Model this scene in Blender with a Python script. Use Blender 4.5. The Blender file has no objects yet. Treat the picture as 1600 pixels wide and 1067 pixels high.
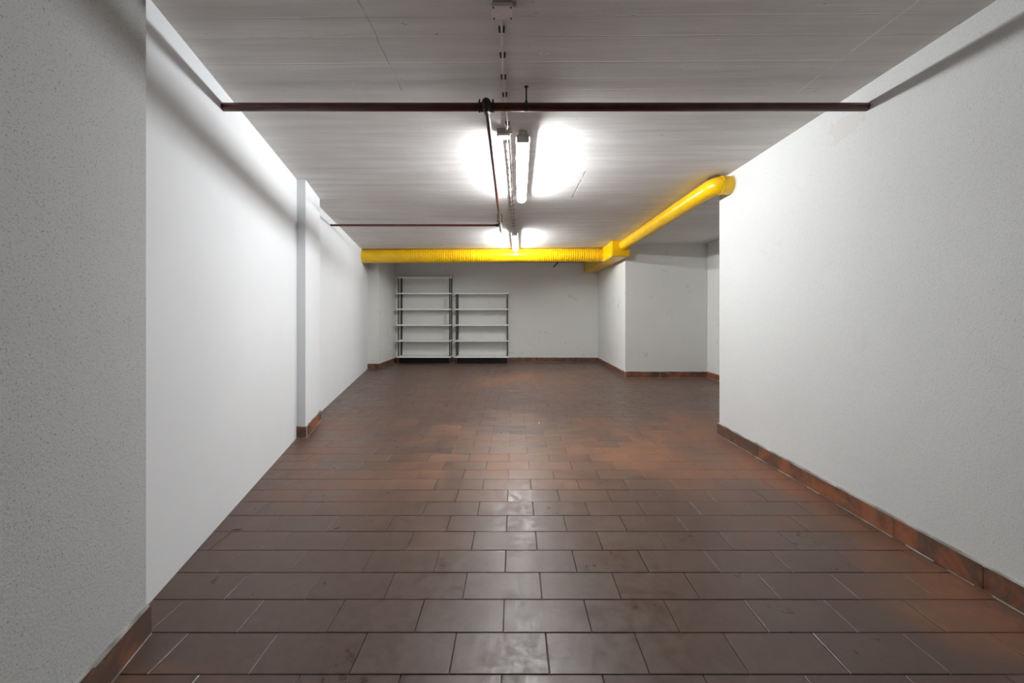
import bpy, bmesh, math, random
from mathutils import Vector, Matrix
random.seed(7)
PI = math.pi
C = bpy.context.scene.collection
S = bpy.context.scene

# ------------------------------------------------------------------ camera, world, exposure
H = 1.07          # eye height; focal length 600 px of a 1600 px frame
cam_d = bpy.data.cameras.new('camera'); cam = bpy.data.objects.new('camera', cam_d); C.objects.link(cam)
cam.location = (0, 0, H); cam.rotation_euler = (PI / 2, 0, 0)
cam_d.sensor_width = 36; cam_d.lens = 36 * 600 / 1600
cam_d.shift_x = -3 / 1600; cam_d.shift_y = -42.5 / 1600
cam_d.clip_start = 0.02
S.camera = cam
w = bpy.data.worlds.new('world'); S.world = w; w.use_nodes = True
w.node_tree.nodes['Background'].inputs[0].default_value = (0.5, 0.5, 0.52, 1)
w.node_tree.nodes['Background'].inputs[1].default_value = 0.05
S.view_settings.view_transform = 'Standard'; S.view_settings.look = 'None'
S.view_settings.gamma = 1.0; S.view_settings.exposure = 0.0
S.view_settings.use_curve_mapping = False
LAMP = 705.0        # emission of each fluorescent tube

def ceilz(x, y=0): return 2.246 + 0.006 * x

# ------------------------------------------------------------------ node helpers
def mat(name):
    m = bpy.data.materials.new(name); m.use_nodes = True
    nt = m.node_tree
    return m, nt, nt.nodes['Principled BSDF']
class N:
    def __init__(s, nt): s.nt = nt
    def node(s, t, **k):
        n = s.nt.nodes.new(t)
        for a, b in k.items(): setattr(n, a, b)
        return n
    def link(s, a, b): s.nt.links.new(a, b)
    def put(s, sock, v):
        if isinstance(v, bpy.types.NodeSocket): s.link(v, sock)
        else: sock.default_value = v
    def m(s, op, a, b=0.0, c=0.0, clamp=False):
        n = s.node('ShaderNodeMath', operation=op, use_clamp=clamp)
        s.put(n.inputs[0], a); s.put(n.inputs[1], b); s.put(n.inputs[2], c)
        return n.outputs[0]
    def pos(s):
        g = s.node('ShaderNodeNewGeometry'); x = s.node('ShaderNodeSeparateXYZ')
        s.link(g.outputs['Position'], x.inputs[0])
        return g.outputs['Position'], x.outputs[0], x.outputs[1], x.outputs[2]
    def xyz(s, x, y, z):
        c = s.node('ShaderNodeCombineXYZ'); s.put(c.inputs[0], x); s.put(c.inputs[1], y); s.put(c.inputs[2], z)
        return c.outputs[0]
    def noise(s, v, scale, detail=4, rough=0.55, dist=0.0):
        n = s.node('ShaderNodeTexNoise'); s.put(n.inputs['Vector'], v)
        n.inputs['Scale'].default_value = scale; n.inputs['Detail'].default_value = detail
        n.inputs['Roughness'].default_value = rough; n.inputs['Distortion'].default_value = dist
        return n.outputs[0]
    def scale(s, v, k):
        n = s.node('ShaderNodeVectorMath', operation='MULTIPLY'); s.put(n.inputs[0], v); n.inputs[1].default_value = k
        return n.outputs[0]
    def ramp(s, v, a, b, lo=0.0, hi=1.0):
        n = s.node('ShaderNodeMapRange', interpolation_type='SMOOTHSTEP'); s.put(n.inputs[0], v)
        for i, q in enumerate((a, b, lo, hi)): n.inputs[i + 1].default_value = q
        return n.outputs[0]
    def mix(s, f, a, b):
        n = s.node('ShaderNodeMix', data_type='RGBA')
        s.put(n.inputs[0], f)
        for i, q in ((6, a), (7, b)):
            if isinstance(q, tuple): q = tuple(q) + (1,) if len(q) == 3 else q
            s.put(n.inputs[i], q)
        return n.outputs[2]
    def bump(s, h, strength, dist, bsdf, prev=None):
        b = s.node('ShaderNodeBump'); b.inputs['Strength'].default_value = strength
        b.inputs['Distance'].default_value = dist; s.put(b.inputs['Height'], h)
        if prev is not None: s.link(prev, b.inputs['Normal'])
        s.link(b.outputs[0], bsdf.inputs['Normal']); return b.outputs[0]
    def blob(s, x, y, cx, cy, rx, ry):
        a = s.m('DIVIDE', s.m('SUBTRACT', x, cx), rx); b = s.m('DIVIDE', s.m('SUBTRACT', y, cy), ry)
        d = s.m('ADD', s.m('MULTIPLY', a, a), s.m('MULTIPLY', b, b))
        return s.m('POWER', 2.718, s.m('MULTIPLY', d, -1.0))

def simple(name, col, rough=0.5, metal=0.0, var=0.12, sc=30, bump=0.0, spec=0.5):
    m, nt, b = mat(name); n = N(nt); p, x, y, z = n.pos()
    nz = n.noise(p, sc, 3)
    c = n.mix(n.ramp(nz, .3, .7), tuple(v * (1 - var) for v in col), tuple(min(1, v * (1 + var)) for v in col))
    n.link(c, b.inputs['Base Color']); b.inputs['Roughness'].default_value = rough
    b.inputs['Metallic'].default_value = metal; b.inputs['Specular IOR Level'].default_value = spec
    if bump: n.bump(nz, bump, 0.002, b)
    return m

# ------------------------------------------------------------------ materials
def plaster(name, col, speck=0.0, fine=0.25, dirt=0.0, seed=0.0, sbump=0.15):
    m, nt, b = mat(name); n = N(nt); p, x, y, z = n.pos()
    q = n.node('ShaderNodeVectorMath', operation='ADD'); n.link(p, q.inputs[0]); q.inputs[1].default_value = (seed, seed, 0); p2 = q.outputs[0]
    big = n.noise(p2, 1.1, 4, .6)
    c = n.mix(n.ramp(big, .35, .7), tuple(v * .965 for v in col), col)
    if dirt:
        sm = n.noise(p2, 3.3, 6, .7, .8)
        c = n.mix(n.m('MULTIPLY', n.ramp(sm, .60, .74), dirt), c, (.27, .26, .245))
        sc = n.noise(n.scale(p2, (1.0, 1.0, 5.0)), 2.2, 5, .75, 1.0)
        c = n.mix(n.m('MULTIPLY', n.ramp(sc, .655, .70), dirt * .7), c, (.25, .24, .23))
    if speck:
        v = n.noise(p, 230, 2, .6)
        c = n.mix(n.m('MULTIPLY', n.ramp(v, .55, .76), speck), c, (.12, .115, .11))
    n.link(c, b.inputs['Base Color']); b.inputs['Roughness'].default_value = .92
    b.inputs['Specular IOR Level'].default_value = .2
    f = n.noise(p, 130 if speck else 90, 4, .65)
    n.bump(f, fine, .0035, b, None)
    return m, n, b, c, (x, y, z, p)

M = {}
M['white'] = plaster('smooth_white_plaster', (.76, .77, .785), 0, .05)[0]
M['pillar_grey'] = plaster('speckled_render', (.57, .575, .575), .75, .5)[0]
M['back'] = plaster('scuffed_white_plaster', (.745, .745, .715), .08, .2, .45, 3.0)[0]
# right wall, with the patched plaster below the pipe's end
m, n, b, c, (x, y, z, p) = plaster('right_wall_render', (.68, .685, .675), .40, .36, .10, 8.0)
wob = n.noise(p, 15, 5, .65)
d = n.m('ADD', n.blob(y, z, 2.11, 2.10, .10, .078), n.m('MULTIPLY', n.m('SUBTRACT', wob, .5), 1.9))
c2 = n.mix(n.ramp(d, .50, .56, 0, .38), c, (.62, .565, .53))
rim = n.m('MULTIPLY', n.ramp(d, .47, .51), n.ramp(d, .51, .56, 1, 0))
c2 = n.mix(n.m('MULTIPLY', rim, .22), c2, (.35, .32, .30))
n.link(c2, b.inputs['Base Color'])
M['right'] = bpy.data.materials['right_wall_render']

# ceiling: board-marked concrete
m, nt, b = mat('board_marked_concrete'); n = N(nt); p, x, y, z = n.pos(); M['ceiling'] = m
streak = n.noise(n.scale(p, (.55, 8.0, 1)), 1.7, 6, .62)
fine = n.noise(n.scale(p, (1.5, 22.0, 1)), 3.0, 4, .6)
cloud = n.noise(p, 1.3, 5, .6)
c = n.mix(n.ramp(streak, .3, .7), (.66, .64, .62), (.79, .78, .765))
c = n.mix(n.ramp(cloud, .38, .66, 0, .55), c, (.645, .61, .585))
c = n.mix(n.ramp(fine, .55, .75, 0, .2), c, (.82, .81, .80))
wy = n.m('ADD', n.m('ADD', y, n.m('MULTIPLY', n.m('SUBTRACT', n.noise(p, 3.0, 2), .5), .006)), n.m('MULTIPLY', n.noise(n.xyz(0.0, n.m('MULTIPLY', y, 2.3), 0.0), 1.0, 1), .22))
fr = n.m('ABSOLUTE', n.m('SUBTRACT', n.m('FRACT', n.m('DIVIDE', wy, .13)), .5))
line = n.ramp(fr, .004, .022, 1, 0)
rowid = n.m('FLOOR', n.m('DIVIDE', wy, .13))
gate = n.noise(n.xyz(n.m('MULTIPLY', x, .9), n.m('MULTIPLY', rowid, 7.31), 0.0), 1.0, 4, .7)
dk = n.m('MULTIPLY', line, n.ramp(gate, .53, .60))
lt = n.m('MULTIPLY', line, n.ramp(gate, .36, .43, 1, 0))
c = n.mix(n.m('MULTIPLY', dk, .62), c, (.27, .25, .235))
c = n.mix(n.m('MULTIPLY', lt, .28), c, (.88, .87, .86))
# pits
pit = n.noise(n.scale(p, (1, 2.2, 1)), 26, 2, .5)
c = n.mix(n.ramp(pit, .74, .79, 0, .6), c, (.2, .185, .17))
def crack(c, x0, y0, x1, y1, wd, col, amt, lim=None):
    # slightly ragged line through two ceiling points
    L = math.hypot(x1 - x0, y1 - y0); nx, ny = (y1 - y0) / L, -(x1 - x0) / L
    dd = n.m('ADD', n.m('MULTIPLY', n.m('SUBTRACT', x, x0), nx), n.m('MULTIPLY', n.m('SUBTRACT', y, y0), ny))
    dd = n.m('ABSOLUTE', n.m('ADD', dd, n.m('MULTIPLY', n.m('SUBTRACT', n.noise(p, 14, 3), .5), .022)))
    t = n.m('ADD', n.m('MULTIPLY', n.m('SUBTRACT', x, x0), (x1 - x0) / L), n.m('MULTIPLY', n.m('SUBTRACT', y, y0), (y1 - y0) / L))
    k = n.m('MULTIPLY', n.ramp(dd, wd * .4, wd, 1, 0), n.m('MULTIPLY', n.ramp(t, -.02, .03), n.ramp(t, L - .03, L + .02, 1, 0)))
    k = n.m('MULTIPLY', k, n.ramp(n.noise(p, 7, 3, .6), .42, .52, .25, 1))
    return n.mix(n.m('MULTIPLY', k, amt), c, col), k
c, k1 = crack(c, .592, 3.16, .585, 3.90, .005, (.13, .12, .11), .9)
c, k2 = crack(c, 1.528, 1.38, 1.516, 2.06, .006, (.88, .87, .85), .75)
c, k3 = crack(c, -.578, 1.40, -.589, 2.02, .0035, (.2, .18, .17), .5)
c, k4 = crack(c, .607, 3.20, .598, 3.86, .004, (.92, .91, .90), .8)
# rough patch over the yellow elbow
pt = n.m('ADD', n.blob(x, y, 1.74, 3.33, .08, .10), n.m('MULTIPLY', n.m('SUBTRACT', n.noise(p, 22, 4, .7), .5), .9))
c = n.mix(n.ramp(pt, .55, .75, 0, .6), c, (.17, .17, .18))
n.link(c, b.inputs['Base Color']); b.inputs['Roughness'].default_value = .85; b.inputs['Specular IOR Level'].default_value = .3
hh = n.m('SUBTRACT', n.m('ADD', n.m('MULTIPLY', streak, .6), n.m('MULTIPLY', fine, .2)), n.m('MULTIPLY', n.m('ADD', line, n.m('ADD', k1, k3)), .45))
hh = n.m('SUBTRACT', hh, n.ramp(pit, .72, .8, 0, .7))
n.bump(hh, .45, .006, b)

# floor tiles
ROW0, PITCH, TW, OFF_A, OFF_B = 1.1413, .1502, .2985, .106, -.036
def tile_mat(name, board=False):
    m, nt, b = mat(name); n = N(nt); p, x, y, z = n.pos()
    if not board:
        r = n.m('FLOOR', n.m('DIVIDE', n.m('SUBTRACT', y, ROW0), PITCH))
        odd = n.m('FLOORED_MODULO', r, 2.0)
        xo = n.m('SUBTRACT', x, n.m('ADD', OFF_A, n.m('MULTIPLY', odd, OFF_B - OFF_A)))
        col = n.m('FLOOR', n.m('DIVIDE', xo, TW))
        idv = n.xyz(col, r, 1.7)
    else:
        idv = n.xyz(n.m('FLOOR', n.m('MULTIPLY', x, 1.1)), n.m('FLOOR', n.m('MULTIPLY', y, 2.9)), 3.0)
    wn = n.node('ShaderNodeTexWhiteNoise', noise_dimensions='3D'); n.link(idv, wn.inputs[0]); rnd = wn.outputs[0]
    shift = n.node('ShaderNodeVectorMath', operation='MULTIPLY_ADD')
    n.link(wn.outputs['Color'], shift.inputs[0]); shift.inputs[1].default_value = (.16, .16, 0); n.link(p, shift.inputs[2])
    cl = n.noise(p, 1.15, 5, .62, .4)
    own = n.noise(shift.outputs[0], 7.5, 5, .6, .5)
    fineg = n.noise(p, 60, 4, .65)
    k = n.m('ADD', n.m('MULTIPLY', cl, .62), n.m('ADD', n.m('MULTIPLY', own, .28), n.m('MULTIPLY', rnd, .085)))
    if not board:
        # worn places where the wax has gone and the clay shows
        for cx, cy, rx, ry, a in ((.75, 2.95, .75, .55, .16), (-.35, 2.65, .5, .35, .09), (1.72, 2.6, .17, 1.5, .17),
                                  (-1.75, 3.7, .35, .6, .07), (.6, 6.6, 1.6, .7, .10), (1.55, 1.35, .25, .35, .12),
                                  (-1.05, 1.08, .25, .10, .20), (1.9, 3.6, .5, .4, .10), (1.0, 1.25, .5, .14, -.02),
                                  (.4, 1.45, 1.1, .5, -.10), (-.9, 1.6, .7, .5, -.06), (.9, 4.9, 1.5, .7, -.06), (-1.6, 5.3, .9, 1.2, -.06), (1.0, 2.0, .6, .3, -.07)):
            k = n.m('ADD', k, n.m('MULTIPLY', n.blob(x, y, cx, cy, rx, ry), a))
    else: k = n.m('ADD', n.m('MULTIPLY', n.m('SUBTRACT', n.noise(p, 5.5, 5, .65, .6), .5), 1.5), n.m('ADD', k, .10))
    f = n.ramp(k, .43, .80)
    c = n.mix(f, TDARK, TRED)
    c = n.mix(n.ramp(fineg, .5, .75, 0, .25), c, (.115, .085, .068))
    if board: c = n.mix(n.ramp(n.noise(p, 16, 5, .7, .8), .62, .72, 0, .5), c, (.30, .24, .21))
    mott = n.noise(p, 22, 6, .72, .5); smear = n.noise(p, 3.6, 5, .6, .6)
    c = n.mix(n.ramp(mott, .36, .66, 0, .55), c, n.mix(f, (.125, .082, .064), (.30, .135, .075)))
    c = n.mix(n.ramp(smear, .50, .80, 0, .16), c, (.050, .037, .032))
    n.link(c, b.inputs['Base Color'])
    ro = n.m('ADD', n.m('ADD', .17, n.m('ADD', n.m('MULTIPLY', own, .34), n.m('MULTIPLY', rnd, .06))), n.m('MULTIPLY', f, .13))
    n.link(n.m('ADD', ro, n.ramp(mott, .35, .65, -.05, .09)), b.inputs['Roughness']); b.inputs['Specular IOR Level'].default_value = .46
    hb = n.m('ADD', n.m('MULTIPLY', own, 1.0), n.m('MULTIPLY', fineg, .16))
    n.bump(hb, .35, .0028, b)
    return m
TDARK = (.083, .048, .036); TRED = (.200, .086, .043)
M['tile'] = tile_mat('waxed_terracotta')
TRED = (.26, .085, .034); TDARK = (.085, .042, .026)
M['btile'] = tile_mat('baseboard_terracotta', True)
M['bed'] = simple('joint_mortar', (.13, .105, .09), .9, var=.6, sc=5)
M['mortar'] = simple('pale_mortar', (.44, .42, .40), .9, var=.4, sc=9, bump=.4)

def yellow_mat():
    m, nt, b = mat('yellow_painted_metal'); n = N(nt); p, x, y, z = n.pos()
    c = n.mix(n.ramp(n.noise(p, 5, 4, .6), .3, .75), (.80, .465, .002), (.90, .56, .003))
    n.link(c, b.inputs['Base Color']); b.inputs['Roughness'].default_value = .28
    b.inputs['Specular IOR Level'].default_value = .55
    n.bump(n.noise(p, 14, 2), .12, .004, b); return m
M['yellow'] = yellow_mat()
M['pipe'] = simple('dark_red_paint', (.074, .0145, .0115), .32, var=.25, sc=12, bump=.1)
M['fitting'] = simple('blackened_fitting', (.035, .018, .016), .4, var=.4, sc=40, bump=.3)
M['conduit'] = simple('grey_conduit', (.66, .63, .60), .5, var=.1)
M['clip'] = simple('dark_clip', (.10, .085, .075), .5)
M['box'] = simple('grey_box_plastic', (.80, .71, .68), .5, var=.06)
M['boxdark'] = simple('box_side_plastic', (.42, .40, .37), .55, var=.06)
M['housing'] = simple('lamp_housing', (.55, .54, .53), .45, var=.05)
M['cable'] = simple('white_cable', (.60, .58, .55), .5, var=.05)
M['post'] = simple('dark_steel_post', (.05, .05, .045), .45, .3, var=.2, sc=20)
M['shelf'] = simple('pale_steel_shelf', (.86, .87, .85), .4, var=.05)
M['post_glint'] = simple('pale_post_glint', (.75, .75, .72), .35, var=.05)  # pale colour imitating a bright reflection on the shelf posts
M['scrap'] = simple('white_scrap', (.85, .84, .80), .6, var=.03)
M['wood'] = simple('dark_splinter', (.045, .02, .012), .7)
M['black'] = simple('black_panel', (.006, .005, .005), .8, spec=.2)
M['dark'] = simple('dark_rubber', (.09, .08, .07), .6)
m, nt, b = mat('lit_tube'); n = N(nt)
b.inputs['Base Color'].default_value = (.9, .9, .9, 1); b.inputs['Roughness'].default_value = .4
b.inputs['Emission Color'].default_value = (.955, .985, 1.0, 1); b.inputs['Emission Strength'].default_value = LAMP
M['tube'] = m
m = bpy.data.materials.new('frosted_diffuser'); m.use_nodes = True; nt = m.node_tree; n = N(nt)
nt.nodes.remove(nt.nodes['Principled BSDF'])
tr = n.node('ShaderNodeBsdfTransparent'); tl = n.node('ShaderNodeBsdfTranslucent'); mx = n.node('ShaderNodeMixShader')
tl.inputs[0].default_value = (.95, .95, .95, 1); mx.inputs[0].default_value = .45
n.link(tr.outputs[0], mx.inputs[1]); n.link(tl.outputs[0], mx.inputs[2]); n.link(mx.outputs[0], nt.nodes['Material Output'].inputs[0])
M['diffuser'] = m

# ------------------------------------------------------------------ mesh helpers
def obj(name, bm, m, parent=None, smooth=False, loc=None):
    me = bpy.data.meshes.new(name); bmesh.ops.recalc_face_normals(bm, faces=bm.faces[:]); bm.to_mesh(me); bm.free()
    me.materials.append(m if not isinstance(m, str) else M[m])
    if smooth:
        for p in me.polygons: p.use_smooth = True
        me.set_sharp_from_angle(angle=math.radians(35))
    o = bpy.data.objects.new(name, me); C.objects.link(o)
    if parent is not None: o.parent = parent
    if loc is not None: o.location = loc
    return o
def tag(o, label=None, cat=None, group=None, kind=None):
    if label: o['label'] = label
    if cat: o['category'] = cat
    if group: o['group'] = group
    if kind: o['kind'] = kind
    return o
def thing(name, label, cat, loc=(0, 0, 0), group=None):
    o = bpy.data.objects.new(name, None); C.objects.link(o); o.location = loc; o.empty_display_size = .1
    return tag(o, label, cat, group)
def add_box(bm, x0, x1, y0, y1, z0, z1, bev=0.0):
    vs = [bm.verts.new((x, y, z)) for z in (z0, z1) for y in (y0, y1) for x in (x0, x1)]
    fs = [bm.faces.new([vs[i] for i in f]) for f in ((0, 2, 3, 1), (4, 5, 7, 6), (0, 1, 5, 4), (2, 6, 7, 3), (0, 4, 6, 2), (1, 3, 7, 5))]
    if bev:
        es = list({e for f in fs for e in f.edges})
        bmesh.ops.bevel(bm, geom=es, offset=bev, segments=2, profile=.6, affect='EDGES')
def box(*a, bev=0.0): bm = bmesh.new(); add_box(bm, *a, bev=bev); return bm
def prism(poly, z0, ztop):
    bm = bmesh.new(); lo = [bm.verts.new((x, y, z0)) for x, y in poly]
    hi = [bm.verts.new((x, y, ztop(x, y) if callable(ztop) else ztop)) for x, y in poly]
    k = len(poly); bm.faces.new(lo[::-1]); bm.faces.new(hi)
    for i in range(k): bm.faces.new((lo[i], lo[(i + 1) % k], hi[(i + 1) % k], hi[i]))
    return bm
def add_tube(bm, pts, r, seg=14, cap=True, up=Vector((0, 0, 1))):
    """tube along points; r is a number or one radius per point"""
    pts = [Vector(p) for p in pts]; k = len(pts); rs = r if isinstance(r, (list, tuple)) else [r] * k
    rings = []
    for i, p in enumerate(pts):
        a = (pts[i] - pts[i - 1]).normalized() if i > 0 and (pts[i] - pts[i - 1]).length > 1e-9 else None
        c = (pts[i + 1] - pts[i]).normalized() if i < k - 1 and (pts[i + 1] - pts[i]).length > 1e-9 else None
        t = (a + c) if a is not None and c is not None else (a if a is not None else c)
        t = t.normalized(); u = up if abs(t.dot(up)) < .95 else Vector((1, 0, 0))
        s = t.cross(u).normalized(); v = s.cross(t).normalized()
        f = 1.0
        if a is not None and c is not None: f = 1 / max(.6, math.cos(a.angle(c) / 2))
        rings.append([bm.verts.new(p + (s * math.cos(q) * f + v * math.sin(q)) * rs[i]) for q in [2 * PI * j / seg for j in range(seg)]])
    for i in range(k - 1):
        for j in range(seg): bm.faces.new((rings[i][j], rings[i][(j + 1) % seg], rings[i + 1][(j + 1) % seg], rings[i + 1][j]))
    if cap: bm.faces.new(rings[0][::-1]); bm.faces.new(rings[-1])
def tube(pts, r, seg=14, cap=True): bm = bmesh.new(); add_tube(bm, pts, r, seg, cap); return bm

# ------------------------------------------------------------------ the room
def wl(y): return -1.4118 - .279 * (y - 1.65)              # near part of the left wall
P_BEND = (wl(4.0), 4.0)
def wl2(y): return P_BEND[0] - .2265 * (y - 4.0)           # far part
def pillar_x(y): return wl(y) + .083
YB = 8.62                                                 # back wall
ZT = lambda x, y: ceilz(x) + .004
def struct(name, bm, m, label, parent=None):
    o = obj(name, bm, m, parent); tag(o, label, None, None, 'structure'); return o

floor = struct('floor', box(-3.6, 3.9, -4.2, 9.0, -.20, -.007), 'bed', 'brown terracotta tiled floor laid in staggered rows')
bm = bmesh.new()
for (xa, xb) in ((-3.6, 3.9),):
    vs = [bm.verts.new((x, y, ceilz(x) + dz)) for dz in (0, .2) for (x, y) in ((-3.6, -4.2), (3.9, -4.2), (3.9, 9.0), (-3.6, 9.0))]
    for f in ((0, 1, 2, 3), (7, 6, 5, 4), (0, 4, 5, 1), (1, 5, 6, 2), (2, 6, 7, 3), (3, 7, 4, 0)): bm.faces.new([vs[i] for i in f])
struct('ceiling', bm, 'ceiling', 'grey board-marked concrete ceiling')
Z0 = .0015
struct('wall_left', prism([(wl(.1), .1), P_BEND, (wl2(YB), YB), (wl2(YB) - .3, YB), (P_BEND[0] - .3, 4.0), (wl(.1) - .3, .1)], Z0, ZT), 'white', 'smooth white partition wall on the left, lit by the tube lights')
struct('wall_back', box(-3.3, 3.8, YB, YB + .25, Z0, 2.236), 'back', 'scuffed off-white wall at the far end behind the shelving units')
struct('wall_back_jog', prism([(1.885, 6.5), (3.27, 6.5), (3.27, YB - .001), (1.885, YB - .001)], Z0, ZT), 'back', 'projecting white wall block at the far right under the yellow duct')
struct('wall_niche', prism([(3.272, 3.42), (3.55, 3.42), (3.55, YB - .001), (3.272, YB - .001)], Z0, ZT), 'back', 'white side wall of the recess beyond the right wall')
struct('wall_right', prism([(1.825, -4.0), (3.55, -4.0), (3.55, 3.41), (1.825, 3.41)], Z0, ZT), 'right', 'long white rendered wall on the right with a plaster patch under the pipe')
struct('wall_behind', box(-3.4, 3.8, -4.2, -4.002, Z0, 2.22), 'pillar_grey', 'wall behind the viewpoint')
struct('wall_side', box(-3.4, -3.2, -4.0, .098, Z0, 2.22), 'pillar_grey', 'left wall behind the viewpoint')
struct('wall_return', box(-3.2, wl(.1) - .3, .1, .3, Z0, 2.22), 'pillar_grey', 'short return wall to the left of the viewpoint')
struct('pillar', prism([(wl(.35) + .083, .35), (pillar_x(1.279), 1.279), (wl(1.279) + .0005, 1.279), (wl(.35) + .0005, .35)], Z0, ZT), 'pillar_grey', 'nearest pillar at the left edge, rough speckled grey render')
struct('pillar', prism([(wl(3.32), 3.322), (-1.803, 3.322), (-1.803 - .285 * .56, 3.882), (wl(3.882) + .0005, 3.882)], Z0, ZT), 'white', 'narrow white pilaster halfway along the left wall')
struct('pillar', prism([(wl2(7.52) + .0005, 7.52), (-2.65, 7.52), (-2.65, YB - .001), (wl2(YB - .001) + .0005, YB - .001)], Z0, ZT), 'back', 'white corner pillar at the far left beside the tall shelving unit')

# ------------------------------------------------------------------ floor tiles
def add_tile(bm, cx, cy, w, d, dz=0, tx=0, ty=0):
    g = .0011; bv = .0018
    hw, hd = w / 2 - g, d / 2 - g
    rr = []
    for (a, zz) in ((0, -.0068), (0, -.0012), (bv, 0)):
        rr.append([bm.verts.new((cx + sx * (hw - a), cy + sy * (hd - a), zz + (dz + tx * sx * hw + ty * sy * hd if zz > -.006 else 0))) for sx, sy in ((-1, -1), (1, -1), (1, 1), (-1, 1))])
    for i in range(2):
        for j in range(4): bm.faces.new((rr[i][j], rr[i][(j + 1) % 4], rr[i + 1][(j + 1) % 4], rr[i + 1][j]))
    bm.faces.new(rr[2])
def left_edge(y):
    x = wl(y) if y < 4 else wl2(y)
    return x
cells = []
nr0 = int(math.floor((-4.0 - ROW0) / PITCH)); nr1 = int(math.ceil((YB - ROW0) / PITCH))
for r in range(nr0, nr1):
    y0 = ROW0 + r * PITCH; cy = y0 + PITCH / 2
    if cy < -3.95: continue
    off = OFF_A if r % 2 == 0 else OFF_B
    for c_ in range(-13, 13):
        cx = off + (c_ + .5) * TW
        xl = left_edge(cy) - .05 if cy > .35 else -3.2
        xr = 1.83 if cy < 3.45 else 3.30
        if cx + TW / 2 < xl or cx - TW / 2 > xr: continue
        if cx - TW / 2 > 1.86 and cy - PITCH / 2 > 6.5: continue
        cells.append((r, cx, cy))
def seen(cx, cy):
    if cy + PITCH / 2 < 1.115: return False
    Y = cy + PITCH / 2
    px0 = 803 + (cx + TW / 2) * 600 / Y; px1 = 803 + (cx - TW / 2) * 600 / Y
    return px0 > 0 and px1 < 1600
vis = sorted([c for c in cells if seen(c[1], c[2])], key=lambda c: (c[2], abs(c[1])))[:300]
vs_ = set((c[0], round(c[1], 4)) for c in vis)
protos = []
for k in range(6):
    b2 = bmesh.new(); add_tile(b2, 0, 0, TW, PITCH, 0, random.uniform(-.0003, .0003), random.uniform(-.0003, .0003))
    me = bpy.data.meshes.new('floor_tile'); bmesh.ops.recalc_face_normals(b2, faces=b2.faces[:]); b2.to_mesh(me); b2.free(); me.materials.append(M['tile']); protos.append(me)
for (r, cx, cy) in vis:
    o = bpy.data.objects.new('floor_tile', random.choice(protos)); C.objects.link(o); o.parent = floor
    o.location = (cx + random.uniform(-.0008, .0008), cy, random.uniform(-.0004, .0004))
b2 = bmesh.new()
for (r, cx, cy) in cells:
    if (r, round(cx, 4)) in vs_: continue
    add_tile(b2, cx, cy, TW, PITCH, random.uniform(-.0004, .0004), random.uniform(-.0003, .0003), random.uniform(-.0003, .0003))
o = obj('distant_tiles', b2, 'tile', floor); tag(o, kind='stuff')

# ------------------------------------------------------------------ baseboards, tile by tile
BH, BT = .098, .013
def baseboard(name, p0, p1, cuts, label, h=BH, m0=True):
    """p0->p1 along the wall face, room on the right-hand side of the direction; cuts = distances of joints"""
    p0, p1 = Vector(p0), Vector(p1); L = (p1 - p0).length; t = (p1 - p0) / L; nrm = Vector((t.y, -t.x))
    def bar(bm, a, b, n0, n1, z0, z1, slump=0.0):
        q = [(p0 + t * a + nrm * n0), (p0 + t * b + nrm * n0), (p0 + t * b + nrm * n1), (p0 + t * a + nrm * n1)]
        lo = [bm.verts.new((v.x, v.y, z0)) for v in q]
        hi = [bm.verts.new((v.x, v.y, z1 - (slump if i in (1, 2) else 0))) for i, v in enumerate(q)]
        bm.faces.new(lo[::-1]); bm.faces.new(hi)
        for i in range(4): bm.faces.new((lo[i], lo[(i + 1) % 4], hi[(i + 1) % 4], hi[i]))
    bm = bmesh.new(); bar(bm, 0, L, .0003, BT - .004, Z0, h - .003)
    # pale mortar fillet along the foot, uneven
    a = 0.0
    while a < L - .01:
        s = min(random.uniform(.03, .12), L - a)
        if random.random() < .8: bar(bm, a, a + s, BT - .004, BT + random.uniform(.0008, .0022), Z0, random.uniform(.003, .007))
        a += s
    bar(bm, 0, L, .0003, BT - .006, h - .003, h + .009, .006)
    base = obj(name, bm, 'mortar'); tag(base, label, None, None, 'structure')
    cs = [0] + [c for c in cuts if 0 < c < L] + [L]
    for a, b_ in zip(cs[:-1], cs[1:]):
        bm = bmesh.new(); dj = random.uniform(-.0012, .0012); dh = random.uniform(-.004, .003)
        bar(bm, a + (.0012 if a > 0 else 0), b_ - (.0012 if b_ < L else 0), BT - .005, BT + dj, .006, h + dh, random.uniform(-.002, .002))
        top = [e for e in bm.edges if all(v.co.z > h - .01 for v in e.verts)]
        bmesh.ops.bevel(bm, geom=top, offset=.003, segments=2, affect='EDGES')
        obj('baseboard_tile', bm, 'btile', base)
    return base
step = lambda s, d, n_: [s + d * i for i in range(n_)]
# right wall: along +Y with the room at X<1.825 -> direction must have room on the right: go from far to near (-Y)
baseboard('baseboard_right', (1.825, 3.41 + BT), (1.825, -.5), sorted([3.423 - v for v in (3.20, 2.86, 2.515, 2.17, 1.83, 1.483, 1.14, .8, .46, .12)]), 'terracotta tile skirting along the right wall')
# near pillar (wall on the left, room on the right going +Y)
pa, pb = Vector((pillar_x(.35), .35)), Vector((pillar_x(1.279), 1.279))
LL = (pb - pa).length
baseboard('baseboard_left_near', pa, pb + (pb - pa).normalized() * .002, [LL - .228 * 1.04, LL - .57 * 1.04], 'terracotta tile skirting on the nearest grey pillar', h=.101)
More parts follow.
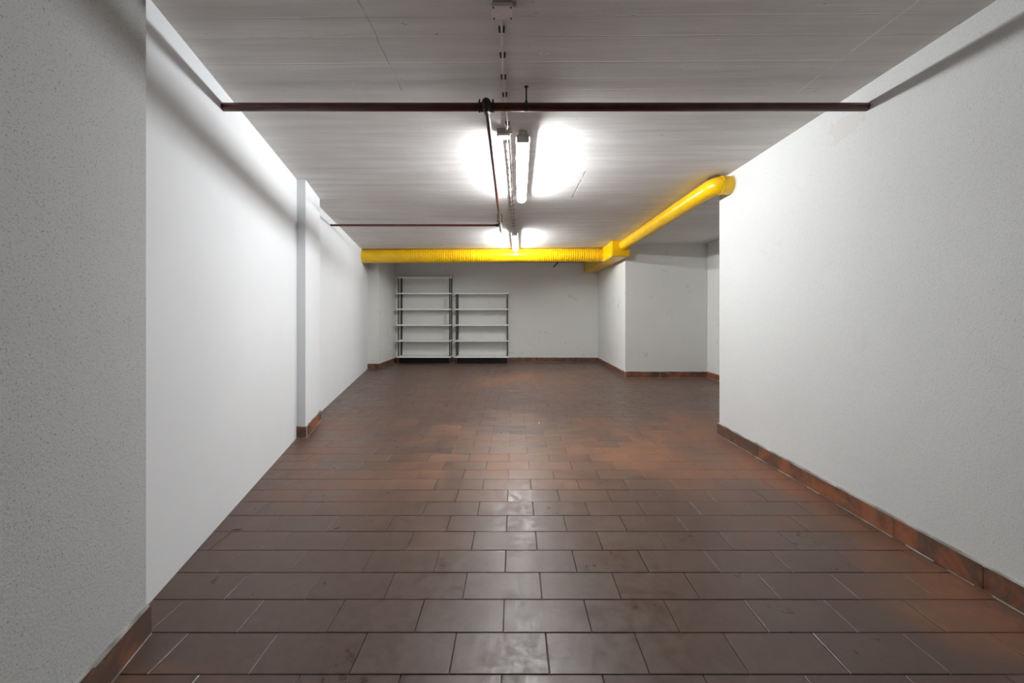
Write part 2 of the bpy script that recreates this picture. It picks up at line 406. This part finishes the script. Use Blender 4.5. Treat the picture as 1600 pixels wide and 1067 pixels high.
# middle pilaster: front then side
baseboard('baseboard_left_front', (wl(3.322) + .001, 3.322), (-1.803 + BT, 3.322), [], 'single tile of skirting on the front of the white pilaster')
baseboard('baseboard_left_side', (-1.803, 3.322), (-1.803 - .285 * .56, 3.882), [.33], 'terracotta skirting on the side of the white pilaster')
baseboard('baseboard_corner_front', (wl2(7.52) + .002, 7.52), (-2.65 + BT, 7.52), [], 'skirting tile on the front of the far left corner pillar')
baseboard('baseboard_corner_side', (-2.65, 7.52), (-2.65, YB), step(.3, .333, 4), 'skirting on the side of the far left corner pillar')
baseboard('baseboard_back', (-2.65 + BT, YB), (1.885 - BT, YB), step(.2, .333, 14), 'terracotta tile skirting along the far wall')
baseboard('baseboard_jog_side', (1.885, YB), (1.885, 6.5 - BT), step(.3, .333, 7), 'skirting along the lit side of the projecting wall block')
baseboard('baseboard_jog_front', (1.885, 6.5), (3.272, 6.5), step(.25, .333, 5), 'skirting along the front of the projecting wall block')
baseboard('baseboard_niche', (3.272, 6.5 - BT), (3.272, 3.42), step(.3, .333, 9), 'skirting along the recess beyond the right wall')

# ------------------------------------------------------------------ tube lights
def tube_light(x0, y0, x1, y1, label, zb=2.158):
    Lq = math.hypot(x1 - x0, y1 - y0); zc = ceilz(x0)
    root = thing('tube_light', label, 'light', (x0, y0, zc), 'tube lights')
    root.rotation_euler = (0, 0, -math.atan2(x1 - x0, y1 - y0))
    W = .044; b0 = zb - zc                     # bottom of the diffuser, below the ceiling
    def ext(prof, ya, yb, slope=0.0):
        bm = bmesh.new(); ys = [ya, ya + .02, yb - .05, yb]; rr = []
        top = max(p[1] for p in prof); bot = min(p[1] for p in prof)
        for i, yy in enumerate(ys):
            s = (.93, 1, 1, .86)[i]
            sl = slope if i == 0 else (-slope if i == 3 else 0)
            rr.append([bm.verts.new((px * s, yy + sl * (pz - bot) / (top - bot), pz)) for px, pz in prof])
        k = len(prof)
        for i in range(3):
            for j in range(k): bm.faces.new((rr[i][j], rr[i][(j + 1) % k], rr[i + 1][(j + 1) % k], rr[i + 1][j]))
        bm.faces.new(rr[0][::-1]); bm.faces.new(rr[3]); return bm
    ph = [(-W * .62, -.0005), (W * .62, -.0005), (W * .68, b0 + .060), (W, b0 + .055), (W, b0 + .0435), (-W, b0 + .0435), (-W, b0 + .055), (-W * .68, b0 + .060)]
    obj('housing', ext(ph, 0, Lq, .006), 'housing', root)
    pd = [(-W * .97, b0 + .043), (W * .97, b0 + .043), (W * .96, b0 + .028), (W * .90, b0 + .012), (W * .62, b0 + .002), (0, b0), (-W * .62, b0 + .002), (-W * .90, b0 + .012), (-W * .96, b0 + .028)]
    obj('diffuser', ext(pd, .004, Lq - .004), 'diffuser', root, True)
    obj('end_cap', box(-W * .92, W * .92, -.006, .0035, b0 + .004, b0 + .0435, bev=.0015), 'housing', root)
    obj('lamp_tube', tube([(0, .045, b0 + .021), (0, Lq - .045, b0 + .021)], .013, 12), 'tube', root, True)
    for s in (-1, 1):
        for f in (.03, .25, .43, .63, .82):
            obj('clip', box(s * W - .004, s * W + .004, Lq * f - .009, Lq * f + .009, b0 + .028, b0 + .054, bev=.001), 'housing', root)
    obj('cable_gland', tube([(0, .002, b0 + .050), (0, -.018, b0 + .050)], .008, 10), 'boxdark', root)
    return root
tube_light(.057, 2.445, .074, 3.755, 'nearer lit tube light under the ceiling, beside the grey junction box')
tube_light(.010, 5.36, .028, 6.66, 'farther lit tube light under the ceiling, just in front of the yellow duct')

# ------------------------------------------------------------------ junction boxes, conduits
def junction(x0, x1, y0, y1, label):
    cx, cy = (x0 + x1) / 2, (y0 + y1) / 2; zc = ceilz(cx)
    root = thing('junction_box', label, 'junction box', (cx, cy, zc), None)
    hx, hy = (x1 - x0) / 2, (y1 - y0) / 2
    obj('box_body', box(-hx * .94, hx * .94, -hy * .94, hy * .94, -.032, -.0005, bev=.002), 'boxdark', root)
    obj('box_lid', box(-hx, hx, -hy, hy, -.045, -.032, bev=.002), 'box', root)
    for sx in (-1, 1):
        for sy in (-1, 1): obj('screw', tube([(sx * hx * .82, sy * hy * .8, -.0475), (sx * hx * .82, sy * hy * .8, -.044)], .0035, 8), 'clip', root)
    obj('cable_gland', tube([(hx * .93, -hy * .2, -.018), (hx + .013, -hy * .2, -.018)], .009, 10), 'boxdark', root)
    obj('cable_gland', tube([(0, hy * .93, -.014), (0, hy + .013, -.014)], .009, 10), 'boxdark', root)
    return root
junction(-.083, -.004, 1.408, 1.474, 'grey junction box at the top edge of the picture')
junction(-.109, -.024, 2.423, 2.488, 'grey junction box beside the nearer tube light')

def conduit(pts, r, label, cat, clips, m='conduit', name='conduit', cw=.013):
    a = Vector(pts[0])
    root = thing(name, label, cat, (a.x, a.y, ceilz(a.x)))
    P = [Vector((p[0], p[1], ceilz(p[0]) - p[2])) - root.location for p in pts]
    obj('tubing', tube([tuple(p) for p in P], r, 10), m, root, True)
    for cyy in clips:
        # interpolate x
        for p, q in zip(pts[:-1], pts[1:]):
            if p[1] <= cyy <= q[1]:
                t = (cyy - p[1]) / (q[1] - p[1]); xx = p[0] + (q[0] - p[0]) * t; dd = p[2] + (q[2] - p[2]) * t
        X, Y, Z = xx - root.location.x, cyy - root.location.y, ceilz(xx) - root.location.z
        bm = bmesh.new(); k = cw
        add_box(bm, X - k, X + k, Y - .006, Y + .006, Z - .006, Z - .0003)
        add_box(bm, X - k, X - k + .004, Y - .006, Y + .006, Z - dd - r * .8, Z - .006)
        add_box(bm, X + k - .004, X + k, Y - .006, Y + .006, Z - dd - r * .8, Z - .006)
        add_box(bm, X - k, X + k, Y + .0061, Y + .0095, Z - dd - r * .8, Z - .0003)
        obj('clip', bm, 'clip', root)
    return root
conduit([(-.050, 1.489, .014), (-.051, 1.9, .013), (-.047, 2.1, .012), (-.039, 2.34, .014), (-.045, 2.418, .014)], .0048,
        'grey conduit with dark clips running between the two junction boxes', 'conduit', [1.571, 1.727, 1.887, 2.039, 2.190, 2.344])
cl = [2.60 + .155 * i for i in range(17)]
conduit([(-.046, 2.503, .013), (-.038, 3.1, .011), (-.032, 3.7, .011), (-.012, 4.8, .011), (.003, 5.335, .013)], .0046,
        'grey conduit clipped to the ceiling between the nearer junction box and the farther light', 'conduit', cl)
conduit([(-.026, 2.503, .009), (-.017, 3.1, .008), (-.011, 3.7, .008), (.009, 4.8, .008), (.023, 5.335, .010)], .0030,
        'thin white cable clipped beside the conduit up to the farther light', 'cable', [2.55 + .155 * i for i in range(17)], 'cable', 'cable', .006)
bm = bmesh.new(); z = ceilz(0)
add_tube(bm, [(-.0105, 2.452, z - .018), (.008, 2.44, z - .022), (.032, 2.405, z - .032), (.050, 2.392, z - .042), (.057, 2.404, z - .040), (.057, 2.4262, z - .0385)], .0035, 10)
o = obj('cable', bm, 'cable', None, True); tag(o, 'short pale cable looping from the junction box into the nearer tube light', 'cable')

# ------------------------------------------------------------------ red pipes
PY, PZ, PR = 1.985, 2.141, .0208
xl, xr = wl(PY), 1.825
def hanger(root, x, y, z0, r):
    zt = ceilz(x) - root.location.z
    h = obj('hanger', tube([(x, y, z0), (x, y, zt - .002)], .0042, 10), 'fitting', root, True)
    obj('nut', tube([(x, y, z0 - .002), (x, y, z0 + .006), (x, y, z0 + .014)], [.0095, .0085, .0045], 10), 'fitting', h, True)
    obj('ceiling_plate', tube([(x, y, zt - .005), (x, y, zt - .0005)], [.007, .012], 12), 'fitting', h, True)
    return h
root = thing('sprinkler_pipe', 'thick dark red pipe spanning the room from wall to wall', 'pipe', (0, PY, PZ))
obj('pipe', tube([(xl + .0002, 0, 0), (xr - .0005, 0, 0)], PR, 24), 'pipe', root, True)
hanger(root, (822.3 - 803) / 600 * PY, 0, PR, PR)
bm = bmesh.new(); X = (822.3 - 803) / 600 * PY; add_tube(bm, [(X - .008, 0, 0), (X + .008, 0, 0)], PR + .0015, 24); obj('clamp', bm, 'fitting', root, True)
TX = (760.0 - 803) / 600 * PY
# tee: banded sleeve with a round plug towards the viewer and an outlet below
tee = obj('tee_fitting', tube([(TX - .040, 0, 0), (TX - .034, 0, 0), (TX - .033, 0, 0), (TX + .033, 0, 0), (TX + .034, 0, 0), (TX + .040, 0, 0)], [.0265, .0265, .0235, .0235, .0265, .0265], 24), 'fitting', root, True)
bm = bmesh.new(); bmesh.ops.create_uvsphere(bm, u_segments=24, v_segments=14, radius=.027)
for v in bm.verts: v.co.z *= 1.35; v.co.y *= .95
bmesh.ops.translate(bm, verts=bm.verts[:], vec=(TX, -.010, .006)); obj('plug', bm, 'fitting', tee, True)
for dx in (-.034, .034):
    for za, zb in ((.018, .033), (-.031, -.018)):
        obj('bolt', box(TX + dx - .004, TX + dx + .004, -.016, -.006, za, zb, bev=.001), 'fitting', tee)
obj('outlet', tube([(TX + .0015, .0195, 0), (TX + .0015, .032, 0)], [.0215, .0195], 18), 'fitting', tee, True)
# longitudinal pipe
Z2 = PZ; r2 = .0134
ax, bx_ = TX + .0015, -.166
root2 = thing('sprinkler_pipe', 'long thin dark red pipe running away under the ceiling, left of the lights', 'pipe', (ax, PY, Z2))
obj('pipe', tube([(0, .042, -.001), (bx_ - ax, 4.86 - PY, -.000)], r2, 18), 'pipe', root2, True)
obj('end_cap', tube([(bx_ - ax, 4.86 - PY, -.000), (bx_ - ax - .001, 4.93 - PY, -.000), (bx_ - ax - .001, 5.05 - PY, -.000)], [.017, .016, .010], 16), 'fitting', root2, True)
obj('collar', tube([(0, .034, -.001), (0, .056, -.001)], .0185, 18), 'fitting', root2, True)
cy3 = 4.50
h = obj('clamp', tube([(bx_ - ax - .0, cy3 - PY - .008, -.000), (bx_ - ax, cy3 - PY + .008, -.000)], .0165, 18), 'fitting', root2, True)
for s in (-1, 1):
    obj('bolt', tube([(bx_ - ax + s * .024, cy3 - PY, -.002 + .018), (bx_ - ax + s * .024, cy3 - PY, ceilz(0) - Z2)], .004, 8), 'fitting', h, True)
    obj('clamp_ear', box(bx_ - ax + s * .024 - .009, bx_ - ax + s * .024 + .009, cy3 - PY - .008, cy3 - PY + .008, .010, .022, bev=.002), 'fitting', h)
Y3, Z3 = 4.62, PZ; xl3 = wl2(Y3)
root3 = thing('sprinkler_pipe', 'short thin dark red pipe from the left wall to the end of the long pipe', 'pipe', (bx_, Y3, Z3))
obj('pipe', tube([(xl3 - bx_ + .001, 0, 0), (-.020, 0, 0)], r2, 18), 'pipe', root3, True)
obj('collar', tube([(-.048, 0, 0), (-.014, 0, 0)], .0185, 18), 'fitting', root3, True)

# ------------------------------------------------------------------ yellow ducts
DY, DR = 6.87, .120
def duct_main():
    def cz(x): return ceilz(x) - DR - .0035
    root = thing('ventilation_duct', 'thick yellow ribbed duct crossing the room below the ceiling', 'duct', (0, DY, cz(0)))
    z0 = cz(0)
    xw = wl2(DY) + .001
    def sec(xs, rs, seg=40): return tube([(x, 0, cz(x) - z0) for x in xs], rs, seg)
    obj('smooth_section', sec([xw - .02, -2.29, -2.288, -2.272, -2.27, -2.06], [DR - .002, DR - .002, DR, DR, DR - .002, DR - .002]), 'yellow', root, True)
    xs, rs = [], []; x = -2.06; xs.append(x); rs.append(DR + .002); xs.append(x + .02); rs.append(DR + .002); x += .021
    while x < 1.44:
        for d, rr in ((0, DR - .0035), (.029, DR - .0035), (.0330, DR + .0022), (.037, DR + .0022)):
            xs.append(x + d); rs.append(rr)
        x += .0390
    obj('ribbed_section', sec(xs, rs), 'yellow', root, True)
    obj('end_collar', sec([x, x + .045, x + .05, 1.577], [DR + .002, DR + .002, DR - .001, DR - .001]), 'yellow', root, True)
duct_main()
tx0, tx1, ty0, ty1, tz0 = 1.578, 1.855, 6.15, YB - .002, 2.006
root = thing('duct_box', 'long rectangular yellow duct box along the top of the projecting wall', 'duct', (1.716, 6.15, 2.0))
def L(o): return o
ztb = ceilz(tx0) - .004
bm = box(tx0 - 1.716, tx1 - 1.716, 0, ty1 - ty0, tz0 - 2.0 + .004, ztb - 2.0, bev=.002)
obj('body', bm, 'yellow', root)
for yy in (0.0, 1.1):
    bm = bmesh.new()
    a0, a1, b0, b1 = tx0 - 1.716 - .010, tx1 - 1.716 + .010, tz0 - 2.0 - .008, tz0 - 2.0 + .004
    add_box(bm, a0, a1, yy + .03, yy + .042, b0, b1 - .0002, bev=.001)
    add_box(bm, a0, a0 + .0098, yy + .03, yy + .042, b1, ztb - 2.0, bev=.001)
    obj('flange', bm, 'yellow', root)
bm = bmesh.new(); add_box(bm, tx0 - 1.716 + .02, tx1 - 1.716 - .015, -.003, .0, .02, .026); add_box(bm, tx0 - 1.716 - .004, tx1 - 1.716 + .004, -.005, .018, tz0 - 2.0 - .0015, tz0 - 2.0 + .0035)
obj('lip', bm, 'yellow', root)
obj('bottom_seam', box(tx0 - 1.716 + .012, tx0 - 1.716 + .022, .06, ty1 - ty0 - .01, tz0 - 2.0 - .004, tz0 - 2.0 + .0045), 'yellow', root)
# smaller duct with elbow
R3 = .0735
root = thing('ventilation_duct', 'smaller yellow duct running along the right side and bending into the right wall', 'duct', (1.753, 6.15, 2.18))
o0 = Vector((1.753, 6.15, 2.18))
A = Vector((1.753, 6.146, 2.180)); B = Vector((1.700, 3.43, 2.158))
pts, rs = [], []
n_r = 66; Ld = (B - A).length
for i in range(n_r):
    t0 = i / n_r
    for d, rr in ((0, R3 - .0014), (.78, R3 - .0014), (.86, R3 + .0012), (.97, R3 + .0012)):
        pts.append(tuple(A + (B - A) * (t0 + d / n_r) - o0)); rs.append(rr)
pts.append(tuple(B - o0)); rs.append(R3)
obj('ribbed_section', tube(pts, rs, 32), 'yellow', root, True)
obj('end_collar', tube([tuple(A - o0), tuple(A + (B - A) * .004 - o0)], R3 + .006, 32), 'yellow', root, True)
ez = 2.157
def elb(pp): return [tuple(Vector((x, y, ez)) - o0) for x, y in pp]
obj('elbow', tube(elb([(1.700, 3.432), (1.700, 3.385), (1.7005, 3.345), (1.704, 3.31), (1.711, 3.28), (1.722, 3.258), (1.737, 3.245), (1.752, 3.241)]), R3 - .0005, 32), 'yellow', root, True)
obj('wall_sleeve', tube(elb([(1.738, 3.240), (1.744, 3.240), (1.746, 3.240), (1.90, 3.240)]), [R3 + .0035, R3 + .0035, R3 + .0015, R3 + .0015], 32), 'yellow', root, True)

# dark tube poking out behind the duct
o = obj('hose', tube([(.868, 8.47, 2.108), (.93, 8.50, 2.17), (1.00, 8.53, ceilz(1) - .002)], .014, 10), 'dark', None, True)
tag(o, 'short dark hose hanging from the ceiling behind the yellow duct, near the far wall', 'hose')

# ------------------------------------------------------------------ shelving units
YF, YK = 8.35, 8.605
def shelf_unit(xa, xb, levels, ptop, label, post_glints):
    cx = (xa + xb) / 2; root = thing('shelving_unit', label, 'shelf', (cx, YF, 0), 'metal shelving units at the far wall')
    hw = (xb - xa) / 2
    for sx in (-1, 1):
        for (yy, sy) in ((0, 1), (YK - YF, -1)):
            X = sx * (hw - .022)
            if yy > 0 and cx - hw < -9: continue
            bm = bmesh.new()
            add_box(bm, X - .013, X + .013, yy, yy + sy * .003, 0.002, ptop) if sy > 0 else add_box(bm, X - .013, X + .013, yy - .003, yy, 0.002, ptop)
            xo = X + sx * .013
            add_box(bm, min(xo, xo - sx * .003), max(xo, xo - sx * .003), min(yy + sy * .0031, yy + sy * .032), max(yy + sy * .0031, yy + sy * .032), 0.002, ptop)
            pst = obj('post', bm, 'post', root)
            obj('foot', box(X - .016, X + .016, min(yy - sy * .003, yy + sy * .034), max(yy - sy * .003, yy + sy * .034), 0.0006, .012), 'dark', pst)
    for zl in levels:
        bm = bmesh.new(); D = YK - YF
        add_box(bm, -hw, hw, -.004, D + .003, zl + .009, zl + .011)
        add_box(bm, -hw, hw, -.006, -.004, zl - .017, zl + .011); add_box(bm, -hw, hw, D + .003, D + .005, zl - .017, zl + .011)
        add_box(bm, -hw, -hw + .002, -.004, D + .003, zl - .013, zl + .009); add_box(bm, hw - .002, hw, -.004, D + .003, zl - .013, zl + .009)
        obj('shelf_board', bm, 'shelf', root)
    obj('base_panel', box(-hw + .006, hw - .006, .036, .042, .004, levels[0] - .018), 'black', root)
    if post_glints:  # added pale plates stand in for the bright reflection on the posts
        zt = levels[-1] - .012
        for sx in (-1, 1):
            bm = bmesh.new(); X = sx * (hw - .036)
            v = [bm.verts.new((X + a, yy, z)) for yy in (D - .006, D - .004) for a, z in ((0, zt), (-sx * .024, zt), (-sx * .020, zt - .05), (0, zt - .20))]
            bm.faces.new(v[:4]); bm.faces.new(v[4:][::-1])
            for i in range(4): bm.faces.new((v[i], v[(i + 1) % 4], v[4 + (i + 1) % 4], v[4 + i]))
            obj('post_glint', bm, 'post_glint', root)
lv = [.142, .492, .837, 1.181, 1.527]
shelf_unit(-2.535, -1.375, lv + [1.872], 1.880, 'taller metal shelving unit with six empty shelves, left, next to the corner pillar', False)
shelf_unit(-1.275, -.120, lv, 1.535, 'lower metal shelving unit with five empty shelves, right of the taller one', True)

# ------------------------------------------------------------------ small litter
bm = bmesh.new(); v = [bm.verts.new(q) for q in ((0, 0, .001), (.013, .002, .001), (.015, .020, .004), (.004, .024, .0015), (0.006, .010, .007))]
for f in ((0, 1, 4), (1, 2, 4), (2, 3, 4), (3, 0, 4), (0, 3, 2, 1)): bm.faces.new([v[i] for i in f])
o = obj('paper_scrap', bm, 'scrap', None, False, (.24, 3.77, 0)); tag(o, 'tiny white scrap of paper on the middle of the tiled floor', 'litter')
bm = bmesh.new(); add_tube(bm, [(-.024, -.003, .002), (0, 0, .003), (.024, .004, .002)], [.001, .0022, .0008], 6)
o = obj('wood_splinter', bm, 'wood', None, False, (-1.372, 1.905, 0)); tag(o, 'small dark splinter lying on the tiles near the left wall', 'litter')
